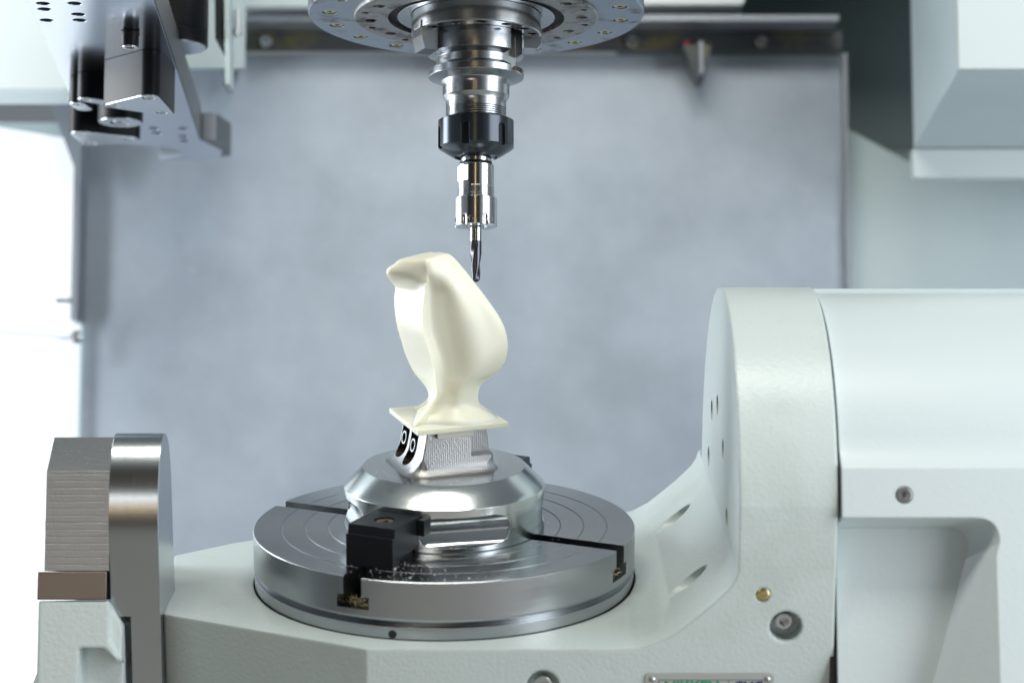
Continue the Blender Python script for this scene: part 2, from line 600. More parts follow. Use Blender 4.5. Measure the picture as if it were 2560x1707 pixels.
# counterbore for the side bolt and for the brass screw
cut.append(G().lathe([(0, -14), (9.6, -14), (9.6, 4), (0, 4)], 40, mtx=T3(204.5, FY, -22) @ Matrix.Rotation(R(90), 4, 'X')))
cut.append(G().lathe([(0, -3), (4.2, -3), (4.2, 4), (0, 4)], 28, mtx=T3(190.6, FY, -2.5) @ Matrix.Rotation(R(90), 4, 'X')))
cut.append(G().lathe([(0, -8), (9.6, -8), (9.6, 4), (0, 4)], 40, mtx=T3(62, FY, -58.5) @ Matrix.Rotation(R(90), 4, 'X')))
me = boolean(me, cut)
obj('casting', me, 'paint_stain', cr, ang=28)
cap_screw(cr, (204, FY + 12, -20.5), (0, -1, 0), 5.0, 7, 3.0, 'satin')
cap_screw(cr, (62, FY + 7, -58), (0, -1, 0), 5.0, 6, 3.0, 'satin')
# yellow cross-head screw
xs = obj('cross_head_screw', boolean(G().lathe([(0, -1.5), (4, -1.5), (4, .4), (3, .9), (0, .9)], 32).mesh('s'),
         [G().box(-2.2, 2.2, -.5, .5, .2, 3), G().box(-.5, .5, -2.2, 2.2, .2, 3)]), 'brass', cr)
xs.rotation_euler = (R(90), 0, 0)
xs.location = Vector((190.6, FY + .5, -2.5)) * MM
for y, z in FH:
    cap_screw(cr, (181, y, z), (-1, 0, 0), 5.2, 3.6, 2.6, 'chrome')

# name plate
NZ = -50.4
npl = obj('name_plate', G().prism(rounded([(122.5, NZ), (198, NZ), (198, NZ - 48), (122.5, NZ - 48)], 3.5), 'y', -.8, 0), 'plate', cr, label='riveted metal name plate with green lettering')
npl.location = (0, (FY - .2) * MM, 0)
for x in (126.3, 194.3):
    obj('rivet', G().lathe([(0, 0), (1.9, 0), (1.7, .7), (1.0, 1.3), (0, 1.5)], 20, mtx=T3(x, -.8, NZ - 3.6) @ Matrix.Rotation(R(90), 4, 'X')), 'satin', npl)
fr = G()
x0, x1, za, zb = 130.2, 191.5, NZ - 3.9, NZ - 44
fr.box(x0, x1, -1.0, -.8, za - .25, za)
fr.box(x0, x0 + .3, -1.0, -.8, zb, za - .25)
fr.box(x1 - .3, x1, -1.0, -.8, zb, za - .25)
fr.box(171.4, 171.7, -1.0, -.8, zb, za - .25)
obj('printed_frame', fr, 'navy', npl)


def text(name, s, size, m, parent, loc, shear=0, sx=1):
    c = bpy.data.curves.new(name, 'FONT')
    c.body = s
    c.size = size * MM
    c.shear = shear
    c.extrude = .1 * MM
    c.offset = .00025
    o = bpy.data.objects.new('tmp', c)
    COL.objects.link(o)
    dg = bpy.context.evaluated_depsgraph_get()
    dg.update()
    me = bpy.data.meshes.new_from_object(o.evaluated_get(dg))
    bpy.data.objects.remove(o)
    me.name = name
    me.materials.clear()
    me.materials.append(M[m])
    t = bpy.data.objects.new(name, me)
    COL.objects.link(t)
    t.parent = parent
    t.rotation_euler = (R(90), 0, 0)
    t.scale = (sx, 1, 1)
    t.location = Vector(loc) * MM
    return t


text('green_lettering', 'NIKKEN', 9.0, 'green', npl, (133.5, -1.0, NZ - 11.0), 0, 1.0)
text('navy_lettering', 'CNC', 8.0, 'navy', npl, (173.5, -1.0, NZ - 10.6), .3, .95)

# ------------------------------------------------------------------ left arm of the cradle: ground steel D-shaped plate
lp = [(-30, 64), (-36, 72), (-44, 77), (-53, 77.5), (-62, 72), (-70, 62), (-76, 50), (-80, 37), (-82.5, 22), (-83, 6)]
lp = [(y, 6 + (z - 6) * .925) for y, z in lp]
sm = []
for i in range(len(lp) - 1):
    for k in range(4):
        t = k / 4
        p0 = lp[max(i - 1, 0)]
        p1, p2 = lp[i], lp[i + 1]
        p3 = lp[min(i + 2, len(lp) - 1)]
        sm.append(tuple(.5 * (2 * p1[a] + (-p0[a] + p2[a]) * t + (2 * p0[a] - 5 * p1[a] + 4 * p2[a] - p3[a]) * t * t
                              + (-p0[a] + 3 * p1[a] - 3 * p2[a] + p3[a]) * t ** 3) for a in (0, 1)))
sm.append(lp[-1])
outline = [(-26, -170), (-26, 40)] + sm + [(-86, -60), (-93, -170)]
am = boolean(G().prism(outline, 'x', -201.5, -171.5).mesh('arm'), [G().box(-220, -189.5, -200, 100, -300, -33.5)])
obj('steel_arm', am, 'ground_plain', cr, ang=25, label='ground steel arm with rounded top bolted to the left end')

# ------------------------------------------------------------------ left stationary bracket
lb = thing('left_bracket', 'stationary bracket at the lower left, painted casting below a milled steel block', 'machine bracket')
Y0 = -80
bp_ = [(-8, 96), (-58, 96), (-78, 74)]
for i in range(14):        # feed lines left by the face mill
    z = 72.0 - i * 4.25
    bp_ += [(-78, z + .3), (-77.85, z + .12), (-77.85, z - .12), (-78, z - .3)]
blk = G().prism(bp_ + [(-78, 13), (-8, 13)], 'x', -261.5, -222)
obj('milled_block', blk, 'milled', lb, ang=12)
obj('rear_block', G().prism([(40, 90), (-7.5, 90), (-7.5, 13), (40, 13)], 'x', -256, -219.5), 'satin', lb, bev=.6)
obj('seat_block', G().box(-265, -223, -81, 40, -4.5, 12.5), 'brownsteel', lb, bev=.6)
cast = G().prism(rounded([(-264, -5.2), (-222, -5.2), (-214, -20), (-214, -120), (-264, -120)], [1.5, 1, 2, 0, 0]), 'y', -80, 60)
cast = boolean(cast.mesh('c'), [G().prism(rounded([(-239, -33.5), (-223.5, -33.5), (-210, -46), (-210, -200), (-239, -200)], [1.5, 1, 0, 0, 0]), 'y', -120, -66),
                                G().prism([(-221, -4), (-214, -4), (-210, -50), (-221, -30)], 'y', -120, -75)])
obj('casting', cast, 'paint', lb)
obj('side_rib', G().prism([(-264.5, -22), (-264.5, -120), (-300, -120)], 'y', -30, -20), 'paint', lb)
obj('side_plate', G().box(-221.6, -213.0, -40, 30, -46, -2), 'satin', lb)
cap_screw(lb, (-261, -40, 42), (-1, 0, 0), 13, 6, 5, 'black')

# ------------------------------------------------------------------ right housing
rh = thing('trunnion_housing', 'large pale painted drive housing at the right edge with a recessed pocket', 'machine housing')
AY, AZ, RC = -19.0, 66.5, 124.5
pr = [(110, -200), (110, 60)]
pr += [(AY + RC * cos(R(a)), AZ + RC * sin(R(a))) for a in range(0, 173, 4)]
pr += [(-146.5, 77), (-148.5, 74), (-150, 71.5), (-150, -200)]
hm = G().prism(pr, 'x', 215, 700).mesh('h')
fo = rounded([(100, 43), (306, 43), (309, -400), (100, -400)], [0, 14, 0, 0], 8)
bo = rounded([(100, 38), (297, 38), (171, -400), (100, -400)], [0, 14, 0, 0], 8)
hm = boolean(hm, [G().prism(fo, 'y', -150.5, -122, poly2=bo),
                  G().lathe([(0, -4), (5.0, -4), (5.0, 4), (0, 4)], 32, mtx=T3(251, -150, 56) @ Matrix.Rotation(R(90), 4, 'X'))])
obj('casting', hm, 'cover', rh, ang=30)
obj('top_lip', G().prism([(AY + 127 * cos(R(a)), AZ + 127 * sin(R(a))) for a in range(84, 100, 2)] + [(AY + (RC - 1) * cos(R(a)), AZ + (RC - 1) * sin(R(a))) for a in range(98, 82, -2)],
    'x', 213.5, 700), 'cover', rh)
cap_screw(rh, (251, -147.2, 56), (0, -1, 0), 4.6, 3.4, 2.4, 'satin')
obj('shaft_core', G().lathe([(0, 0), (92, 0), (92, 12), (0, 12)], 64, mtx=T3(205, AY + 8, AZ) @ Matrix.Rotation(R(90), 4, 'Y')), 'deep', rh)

obj('gap_shade', G().box(211, 214.2, -141, -40, 44, 74).box(211, 214.2, -119, -40, -300, 43.9), 'deep', rh)  # black filler painted as the shade in the gap beside the arm

# ------------------------------------------------------------------ rotary table
GRID = -25.0
TF = FRAME @ Matrix.Rotation(R(GRID), 4, 'Z')
tb = thing('rotary_table', 'round steel rotary table with T-slots and concentric rings in the cradle', 'rotary table', TF)
RT = 123.0
top = []
for r in (0, 30):
    pass
tp = [(0, -23.3), (RT, -23.3), (RT, -.5), (RT - .5, 0)]
for r in (105, 90, 75, 60, 45):
    tp += [(r + .45, 0), (r + .2, -.5), (r - .2, -.5), (r - .45, 0)]
tp += [(0, 0)]
tm = G().lathe(tp, 160).mesh('t')
cut = []
for a in (0, 90):
    m4 = Matrix.Rotation(R(a), 4, 'Z')
    for sgn in (1, -1):
        lo, hi = (22, 140) if sgn > 0 else (-140, -22)
        cut.append(G().box(lo, hi, -6.3, 6.3, -13, 3, m4))
        cut.append(G().box(lo, hi, -11, 11, -19.5, -11.5, m4))
tm = boolean(tm, cut)
obj('disc', tm, 'table', tb, ang=20)
obj('skirt', G().lathe([(0, -60), (122.6, -60), (122.6, -28.5), (120.2, -27.5), (122.3, -23.4), (0, -23.4)], 160), 'turned', tb, ang=20)
wd = Matrix.Rotation(R(-25 - 90 + 25 + 24 - 14), 4, 'Z')
obj('oil_hole', G().lathe([(0, 0), (2.6, 0), (2.6, 1.2), (0, 1.2)], 20, mtx=Matrix.Rotation(R(-78), 4, 'Z') @ T3(121.6, 0, -33) @ Matrix.Rotation(R(90), 4, 'Y')), 'deep', tb)

# swarf lying in the slots
sw = G()
for a, n in ((-90, 46), (0, 26)):
    m4 = Matrix.Rotation(R(a), 4, 'Z')
    for i in range(n):
        x = random.uniform(104, 121)
        y = random.uniform(-9.5, 9.5)
        pts = []
        d = Vector((random.uniform(-1, 1), random.uniform(-1, 1), random.uniform(-.1, .5))).normalized()
        for k in range(4):
            p = Vector((x, y, -18.8 + random.uniform(0, 1.6) + (8 if False else 0))) + d * k * 1.6 + Vector((0, 0, .25 * k * (3 - k)))
            p.x = min(p.x, 121.5)
            p.y = max(-10, min(10, p.y))
            pts.append(m4 @ p)
        sw.tube([tuple(p) for p in pts], .22, 4)
so = obj('swarf', sw, 'gold', kind='stuff')
so.matrix_world = TF
so['label'] = 'straw coloured metal swarf lying in the open ends of the table slots'
so['category'] = 'swarf'

# pale chips on the table and fixture
ch = G()
CF = FRAME


def chip(x, y, z, s):
    a = Matrix.Rotation(random.uniform(0, 3), 4, 'Z') @ Matrix.Rotation(random.uniform(-.5, .5), 4, 'X')
    ch.box(-s, s, -s * .5, s * .5, 0, s * .5, T3(x, y, z) @ a)


for i in range(110):
    a = R(random.gauss(-104, 10))
    r = random.uniform(84, 120)
    chip(r * cos(a), r * sin(a), .05, random.uniform(.12, .35))
for i in range(90):
    a = random.uniform(0, 2 * pi)
    r = random.uniform(67, 120)
    chip(r * cos(a), r * sin(a), .05, random.uniform(.1, .25))
for i in range(60):
    a = random.uniform(0, 2 * pi)
    r = random.uniform(38, 51)
    chip(r * cos(a), r * sin(a), 40.05, random.uniform(.1, .3))
chip(-27, -96, .1, 1.3)
chip(-17, -113, .1, .8)
co = obj('resin_chips', ch, 'chip', kind='stuff')
co.matrix_world = FRAME
co['label'] = 'fine pale resin chips scattered over the round table and fixture'
co['category'] = 'chips'

# ------------------------------------------------------------------ fixture
fx = thing('fixture_base', 'bright steel fixture with a sloping rim gripping the ivory blade on the round table', 'fixture', FRAME)
fm = G().lathe([(0, 0), (64, 0), (64.5, .5), (64.5, 27.6), (52.3, 39.8), (52, 40), (0, 40)], 144).mesh('f')


def capsule(cx, half, r):
    g = G()
    prof = []
    for i in range(9):
        t = -pi / 2 + pi / 2 * i / 8
        prof.append((r * cos(t) if i else 0, -half + r * sin(t)))
    for i in range(9):
        t = pi / 2 * i / 8
        prof.append((r * cos(t) if i < 8 else 0, half + r * sin(t)))
    return prof


scoops = []
for ang, half, dist, zc, r in ((-76, 20, 67.0, 13.0, 11), (-166, 20, 67.0, 13.0, 11), (14, 20, 67.0, 13.0, 11), (104, 20, 67.0, 13.0, 11)):
    # a long ball-nosed groove, its outline a rounded slot
    m4 = Matrix.Rotation(R(ang), 4, 'Z')
    cyl = G().lathe([(0, -45), (r, -45), (r, 45), (0, 45)], 64, mtx=m4 @ T3(dist, 0, zc) @ Matrix.Rotation(R(90), 4, 'X'))
    st = rounded([(-29, 3.4), (29, 3.4), (29, 22.6), (-29, 22.6)], 9.5, 8)
    scoops.append(boolean(cyl.mesh('scoop'), [G().prism(st, 'x', 40, 90, m4)], 'INTERSECT'))
fm = boolean(fm, scoops)
obj('base_disc', fm, 'fixture', fx, ang=20)
# clamping block with flared foot, rotated 20.5 degrees
BL = Matrix.Rotation(R(20.5), 4, 'Z')


def flare(x0, x1, z0, z1, n=7, bulge=1.0):
    """concave quarter from the foot (x0,z0) to the wall (x1,z1)"""
    out = []
    for i in range(n + 1):
        a = pi / 2 * i / n
        out.append((x0 + (x1 - x0) * sin(a), z1 - (z1 - z0) * cos(a)))
    return out


def lerp_tab(t, z):
    for (z0, a), (z1, b) in zip(t, t[1:]):
        if z <= z1:
            return a + (b - a) * max(0, (z - z0)) / (z1 - z0)
    return t[-1][1]


def quarter(lo, hi, z, z0, z1):
    if z >= z1:
        return 0
    q = (z1 - z) / (z1 - z0)
    return (1 - math.sqrt(max(0, 1 - q * q))) * (lo - hi)


vs_ = []
fs_ = []
NZ_ = 26
per = None
for k in range(NZ_ + 1):
    z = 39.0 + (67.6 - 39.0) * (k / NZ_) ** 1.5
    u0 = -18.5 - (67.6 - z) * .20 + quarter(-14, 0, z, 39, 54)
    u1 = 24.5 + (67.6 - z) * .10 + quarter(7, 0, z, 39, 49)
    v0 = -21.5 - (67.6 - z) * .07 + quarter(-9, 0, z, 39, 47)
    v1 = 26 + quarter(12, 0, z, 39, 53)
    rc = .8 + 15 * max(0, (53 - z) / 14) ** 1.5
    ring = []
    for cx_, cy_, a0 in ((u1 - rc, v1 - rc, 0), (u0 + rc, v1 - rc, 90), (u0 + rc, v0 + rc, 180), (u1 - rc, v0 + rc, 270)):
        ring += [(cx_ + rc * cos(R(a0 + 90 * i / 8)), cy_ + rc * sin(R(a0 + 90 * i / 8)), z) for i in range(9)]
    per = len(ring)
    vs_ += ring
for k in range(NZ_):
    for i in range(per):
        j = (i + 1) % per
        fs_.append((k * per + i, k * per + j, (k + 1) * per + j, (k + 1) * per + i))
fs_.append(tuple(range(per))[::-1])
fs_.append(tuple(NZ_ * per + i for i in range(per)))
blkm = G().add(vs_, fs_).mesh('b')
bc = [G().box(10.6, 60, -60, -12.5, 50.3, 80),            # step at the front right
      G().box(-13, 11.8, -30, -14, 63.8, 70),            # notch for the root tongue
      ]
axm = Matrix.Rotation(R(-8), 4, 'Y')
for v, z in ((17.0, 54.5), (-1.0, 53.5)):
    bc.append(G().prism(rounded([(v - 7, z - 10.5), (v + 7, z - 10.5), (v + 7, 66.4), (v - 7, 66.4)], [6.9, 6.9, 2, 2], 8), 'x', -60, -8.5))
for c_ in bc:
    blkm = boolean(blkm, [c_])
b_ = obj('clamping_block', blkm, 'scallop', fx, ang=24)
b_.matrix_local = BL
b_.data.materials.append(M['bore'])  # dark steel colour carries the shade inside the bolt pockets
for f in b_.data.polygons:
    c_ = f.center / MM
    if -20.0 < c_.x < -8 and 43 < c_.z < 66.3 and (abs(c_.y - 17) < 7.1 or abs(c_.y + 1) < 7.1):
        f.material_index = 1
for v, z in ((17.0, 56), (-1.0, 55)):
    ax_ = BL.to_3x3() @ Vector((-1, 0, .22))
    s_ = cap_screw(fx, BL @ Vector((-15.8, v, z - 1.0)), ax_, 4.8, 5.5, 2.9, 'black')
    rg = obj('bright_rim', G().lathe([(3.3, 5.55), (4.3, 5.55), (4.3, 5.8), (3.3, 5.8)], 32, closed=True), 'chrome', s_)
# saw-cut jaw lug behind the step
lug = G().prism([(12, 66.5), (23, 66.9), (24.5, 57), (26.5, 50), (12, 50)], 'y', -12, 6)
l_ = obj('jaw_lug', lug, 'milled', fx)
l_.matrix_local = BL
# burr left on the step
bu = G()
for i in range(26):
    x = 10.6 + i * .5
    bu.tube([(x, -22.2, 50.2), (x + random.uniform(-.4, .4), -22.6 - random.uniform(0, .6), 50.2 + random.uniform(-.3, .8))], .16, 4)
for i in range(16):
    z = 51 + i * .95
    bu.tube([(10.6, -22.2, z), (10.6 + random.uniform(0, .5), -22.7, z + random.uniform(-.3, .4))], .14, 4)
o_ = obj('burr', bu, 'chrome', fx, kind='stuff')
o_.matrix_local = BL

# ------------------------------------------------------------------ two clamp jaws
def jaw(label, ang, first=None):
    m4 = FRAME @ Matrix.Rotation(R(ang), 4, 'Z')
    if first is None:
        t = thing('clamp_jaw', label, 'clamp', m4, 'black clamp jaws on the table')
        g = G()
        poly = [(101, 0), (101, 19), (98.5, 19.2), (97.5, 24.6), (62.0, 24.6), (62.0, 0)]
        b = G().prism(poly, 'y', -16, 16).mesh('j')
        b = boolean(b, [G().lathe([(0, 17), (6.6, 17), (6.6, 40), (0, 40)], 36, c=(81, 0)),
                        G().lathe([(0, -5), (64.8, -5), (64.8, 40), (0, 40)], 96),
                        G().box(60, 95, 11, 30, -2, 5.5), G().box(60, 95, -30, -11, -2, 5.5),
                        G().box(40, 66, 5, 30, -2, 14)])
        obj('body', b, 'black', t, ang=25)
        obj('nose', boolean(G().box(57, 70, 16.2, 21.5, 13.5, 23.5).mesh('n'), [G().lathe([(0, -5), (64.8, -5), (64.8, 40), (0, 40)], 96)]), 'black', t)
        cap_screw(t, (81, 0, 18), (0, 0, 1), 5.9, 5.6, 3.1, 'rust', depth=4)
        obj('slot_key', G().box(64, 96, -6, 6, -11, -.05), 'black', t)
        return t
    t = first.copy()
    COL.objects.link(t)
    t.matrix_world = m4
    t['label'] = label
    for c in list(first.children):
        d = c.copy()
        COL.objects.link(d)
        d.parent = t
    return t


j1 = jaw('black steel clamp jaw with a rusty socket bolt at the front of the fixture', -115)
j2 = jaw('black steel clamp jaw half hidden behind the fixture on its far right', 65, j1)

# ------------------------------------------------------------------ blade blank
bl = thing('blade_part', 'ivory resin impeller blade standing on a square platform under the end mill', 'workpiece', FRAME)
RR = [(5.5, 177.0), (7.5, 174.3), (12.5, 168.3), (20.5, 158.4), (27.8, 148.6), (35.1, 137.9), (39.1, 129.6), (40.9, 120.5), (40.6, 113.0), (38.3, 106.4),
      (34.2, 100.9), (27.7, 96.8), (23.6, 92.2), (22.2, 86.3), (22.8, 81.3), (26.0, 77.1), (31.5, 73.4), (34, 71.0)]
LL = [(-30, 174.6), (-33.9, 171.8), (-35.4, 167.8), (-35.0, 162.5), (-33.0, 157.6), (-30.8, 154.0), (-31.4, 147.1), (-31.0, 137.2), (-29.5, 127.2), (-27.2, 118.9),
      (-24.8, 110.5), (-21.6, 103.0), (-18.3, 97.1), (-13.5, 91.2), (-10.6, 86.2), (-10.1, 81.1), (-11.1, 76.9), (-18.1, 71.0)]
CC = [(-12, 177), (-11.4, 163.5), (-11.2, 156.2), (-12.3, 146.5), (-12.6, 135.9), (-11.7, 128.6), (-9.3, 120.4), (-6.6, 112.2), (-5.0, 104.8), (-4.4, 97.4),
      (-3.9, 91.7), (-4.7, 87.5), (-7.6, 83.4), (-11.5, 78.4), (-17, 73.5), (-19, 71)]


def itp(tab, z):
    t = sorted(((b, a) for a, b in tab))
    if z <= t[0][0]:
        return t[0][1]
    if z >= t[-1][0]:
        return t[-1][1]
    for i in range(len(t) - 1):
        if t[i][0] <= z <= t[i + 1][0]:
            z0, z1 = t[i][0], t[i + 1][0]
            p1, p2 = t[i][1], t[i + 1][1]
            p0 = t[i - 1][1] if i else p1
            p3 = t[i + 2][1] if i + 2 < len(t) else p2
            zz0 = t[i - 1][0] if i else z0 - (z1 - z0)
            zz3 = t[i + 2][0] if i + 2 < len(t) else z1 + (z1 - z0)
            s = (z - z0) / (z1 - z0)
            m1 = (p2 - p0) / (z1 - zz0) * (z1 - z0)
            m2 = (p3 - p1) / (zz3 - z0) * (z1 - z0)
            return (2 * s ** 3 - 3 * s * s + 1) * p1 + (s ** 3 - 2 * s * s + s) * m1 + (-2 * s ** 3 + 3 * s * s) * p2 + (s ** 3 - s * s) * m2


def ss(a, b, x):
    t = max(0, min(1, (x - a) / (b - a)))
    return t * t * (3 - 2 * t)


def cr_pts(P, n):
    """closed Catmull-Rom through 2-D points; a point given as (x,y,1) is kept sharp"""
    out = []
    k = len(P)
    for i in range(k):
        p0, p1, p2, p3 = P[i - 1], P[i], P[(i + 1) % k], P[(i + 2) % k]
        if len(p1) > 2:
            p0 = p1
        if len(p2) > 2:
            p3 = p2
        for j in range(n):
            t = j / n
            out.append(tuple(.5 * (2 * p1[a] + (-p0[a] + p2[a]) * t + (2 * p0[a] - 5 * p1[a] + 4 * p2[a] - p3[a]) * t * t
                                   + (-p0[a] + 3 * p1[a] - 3 * p2[a] + p3[a]) * t ** 3) for a in (0, 1)))
    return out


bv = []
bf = []
rows = 90
NP = 8
zs = [71.0 + (176.6 - 71.0) * (i / (rows - 1)) for i in range(rows)]
n_ring = None
for zi, z in enumerate(zs):
    xl, xc, xr = itp(LL, z), itp(CC, z), itp(RR, z)
    w = xr - xc
    nub = ss(154, 169, z)
    foot = 1 - ss(71, 83, z)
    thin = 1 - .45 * ss(96, 135, z) * (1 - ss(135, 178, z) * .2)
    yc = -15.5 - 9 * foot + 1.5 * nub
    yl = 11 + 9 * foot
    if nub > 0:
        yl = yl * (1 - nub) + (-5.0) * nub
        xc = xc
    topround = ss(168, 176.6, z)
    P = [(xl, yl, 1) if nub < .5 else (xl, yl), (xc, yc, 1) if nub < .5 and foot < .6 else (xc, yc),
         (xc + .10 * w, yc + 6.4 * (1 - nub) - 1.0 * nub), (xc + .28 * w, yc + 6.2 * (1 - nub)), (xc + .55 * w, yc + 3.2 + 2 * (1 - thin)),
         (xc + .80 * w, yc + 7.5 + 4 * (1 - thin)), (xr, yc + 15 + 7 * foot), (xc + .82 * w, yc + 20 + 20 * foot), (xc + .45 * w, yc + 24 + 20 * foot),
         (xc + .0 * w, yc + 28 + 18 * foot)]
    if zi == rows - 1:
        pass
    ring = cr_pts(P, NP)
    if n_ring is None:
        n_ring = len(ring)
    cx = sum(p[0] for p in ring) / n_ring
    cy = sum(p[1] for p in ring) / n_ring
    # round the top edge
    sc = 1.0
    if z > 172:
        t = (z - 172) / (176.6 - 172)
        sc = 1 - .10 * (1 - math.sqrt(max(0, 1 - t * t)))
    for x, y in ring:
        # the top face falls away to the left
        zz = z
        if z > 160:
            zz = z - ss(160, 176.6, z) * max(0, (0 - x)) * .085
        bv.append((cx + (x - cx) * sc, cy + (y - cy) * sc, zz))
for r in range(rows - 1):
    for i in range(n_ring):
        j = (i + 1) % n_ring
        bf.append((r * n_ring + i, r * n_ring + j, (r + 1) * n_ring + j, (r + 1) * n_ring + i))
# domed top
last = (rows - 1) * n_ring
cx = sum(v[0] for v in bv[last:]) / n_ring
cy = sum(v[1] for v in bv[last:]) / n_ring
prev = last
for k, (s, dz) in enumerate(((.93, .5), (.8, .9), (.5, 1.2), (.2, 1.3))):
    st = len(bv)
    for i in range(n_ring):
        x, y, z = bv[last + i]
        bv.append((cx + (x - cx) * s, cy + (y - cy) * s, z + dz))
    for i in range(n_ring):
        j = (i + 1) % n_ring
        bf.append((prev + i, prev + j, st + j, st + i))
    prev = st
bf.append(tuple(prev + i for i in range(n_ring)))
bf.append(tuple(range(n_ring))[::-1])
g = G().add(bv, bf)
obj('airfoil', g, 'resin', bl, ang=38)
BP = BL
p_ = obj('platform', G().prism([(-26.8, -28.2), (34.5, -26.0), (35, 35), (-24.5, 38)], 'z', 68.0, 71.2), 'resin', bl, ang=30)
p_.matrix_local = BP
p2 = obj('root_tongue', G().box(-12.6, 11.4, -25.5, 20, 64.0, 67.9), 'resin', bl)
p2.matrix_local = BP
fuz = G()
for i in range(70):
    z = random.uniform(120, 156) if i < 45 else random.uniform(96, 110)
    x = itp(LL, z)
    d = Vector((-random.uniform(.3, 1), random.uniform(-.5, .5), random.uniform(-.7, .7)))
    fuz.tube([(x + .3, 11, z), tuple(Vector((x, 11, z)) + d * .8), tuple(Vector((x, 11, z)) + d * 1.2 + Vector((0, 0, random.uniform(-.5, .5))))], .07, 3)
f_ = obj('fuzz', fuz, 'resin', bl, kind='stuff')

# ------------------------------------------------------------------ spindle (axis X=0,Y=0)
sp = thing('spindle_nose', 'round steel spindle face with rings of bolt holes hanging from the top', 'spindle')
ZF = 379.5
om = G().lathe([(0, ZF + 1.5), (80, ZF + 1.5), (80, ZF), (110.4, ZF), (111.3, ZF + 1.2), (111.3, ZF + 9), (110.2, ZF + 10), (110.2, ZF + 12), (111.3, ZF + 13), (111.3, 470), (0, 470)], 144).mesh('o')
cut = []
OH = [(a, 97, 5.0) for a in (-14 + k * 20 for k in range(18))]
for a, r, hr in OH:
    cut.append(G().lathe([(0, ZF - 3), (hr, ZF - 3), (hr, ZF + 3), (0, ZF + 7)], 28, c=(r * cos(R(a)), r * sin(R(a)))))
om = boolean(om, cut)
obj('outer_flange', om, 'spface', sp, ang=25)
obj('inner_flange', boolean(G().lathe([(58.5, ZF - 1.8), (80.2, ZF - 1.8), (81, ZF - .8), (81, ZF + 1.4), (58.5, ZF + 1.4)], 128, closed=True).mesh('i'),
    [G().lathe([(0, ZF - 6), (3.9 if k % 2 else 2.6, ZF - 6), (3.9 if k % 2 else 2.6, ZF + .8), (0, ZF + .8)], 24, c=((70 if k % 2 else 74) * cos(R(12 + k * 15)), (70 if k % 2 else 74) * sin(R(12 + k * 15)))) for k in range(24)]),
    'spface2', sp, ang=25)
for k, (a, r, hr) in enumerate(OH):
    cap_screw(sp, (r * cos(R(a)), r * sin(R(a)), ZF + 4.6), (0, 0, -1), hr - .9, 4.2, 1.9, 'brass', depth=3)
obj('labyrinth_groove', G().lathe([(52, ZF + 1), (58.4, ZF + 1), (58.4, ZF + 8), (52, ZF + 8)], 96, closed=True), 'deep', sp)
obj('nose_ring', G().lathe([(43.5, ZF + .5), (52.2, ZF - 1.2), (52.4, ZF + 6), (43, ZF + 8)], 128, closed=True), 'turned', sp, ang=25)
nm = G().lathe([(32.0, 366), (42.2, 366), (42.9, 366.8), (42.9, 380), (32.0, 380)], 128, closed=True).mesh('n')
nm = boolean(nm, [G().lathe([(0, 360), (3.2, 360), (3.2, 370), (0, 370)], 24, c=(37.6 * cos(R(a)), 37.6 * sin(R(a)))) for a in (200, 222, 250, 276, 302, 328, 350, 60, 120)])
obj('nose', nm, 'turned', sp, ang=25)
for s in (1, -1):
    kb = G().prism(rounded([(26.5, 358 if s > 0 else 352), (40, 358 if s > 0 else 352), (42.5, 361), (42.5, 371), (26.5, 371)], .8), 'y', -8, 8, Matrix.Rotation(R(12 if s > 0 else 205), 4, 'Z'))
    obj('drive_key', kb, 'turned' if s > 0 else 'rail', sp)

# tool holder
th = thing('tool_holder', 'steel taper tool holder with grooved flange and black collet nut in the spindle', 'tool holder')
prof = [(0, 372), (28, 372), (31.2, 368), (31.6, 362), (31.6, 352.5), (26.5, 350.1), (26.5, 345.1), (31.0, 342.6), (31.6, 342), (31.6, 337.9), (31.2, 337.4),
        (26, 336.2), (23.2, 335.0), (22.3, 333.2), (22.1, 331), (22.1, 325), (20.2, 322.2), (20, 321.5), (20, 317.5)]
z = 317.5
while z > 309.5:
    prof += [(20, z), (20, z - .75), (19.1, z - 1.0), (19.1, z - 1.15), (20, z - 1.4)]
    z -= 1.45
prof += [(19.5, 308.5), (0, 308.5)]
hm_ = G().lathe(prof, 96).mesh('h')
hm_ = boolean(hm_, [G().box(25, 45, -8, 8, 338.8, 375, Matrix.Rotation(R(-28), 4, 'Z')), G().box(25, 45, -8, 8, 338.8, 375, Matrix.Rotation(R(152), 4, 'Z'))])
obj('holder_body', hm_, 'turned', th, ang=25)
nt_ = G().lathe([(0, 309.6), (23.6, 309.6), (25, 308.6), (25, 291.0), (24.7, 290.5), (15.2, 284.6), (14.2, 284.4), (13.8, 286.5), (0, 288)], 96).mesh('n')
cs = []
for k in range(6):
    a = -166 + 60 * k
    m4 = Matrix.Rotation(R(a), 4, 'Z')
    st = rounded([(-2.9, 270), (2.9, 270), (2.9, 304), (-2.9, 304)], [0, 0, 2.8, 2.8], 6)
    cs.append(G().prism(st, 'x', 22.9, 30, m4))
nt_ = boolean(nt_, cs)
obj('collet_nut', nt_, 'blacknut', th, ang=28)
obj('collet', G().lathe([(10.1, 286.2), (13.4, 286.0), (13.4, 288), (10.1, 288)], 64, closed=True), 'satin', th)

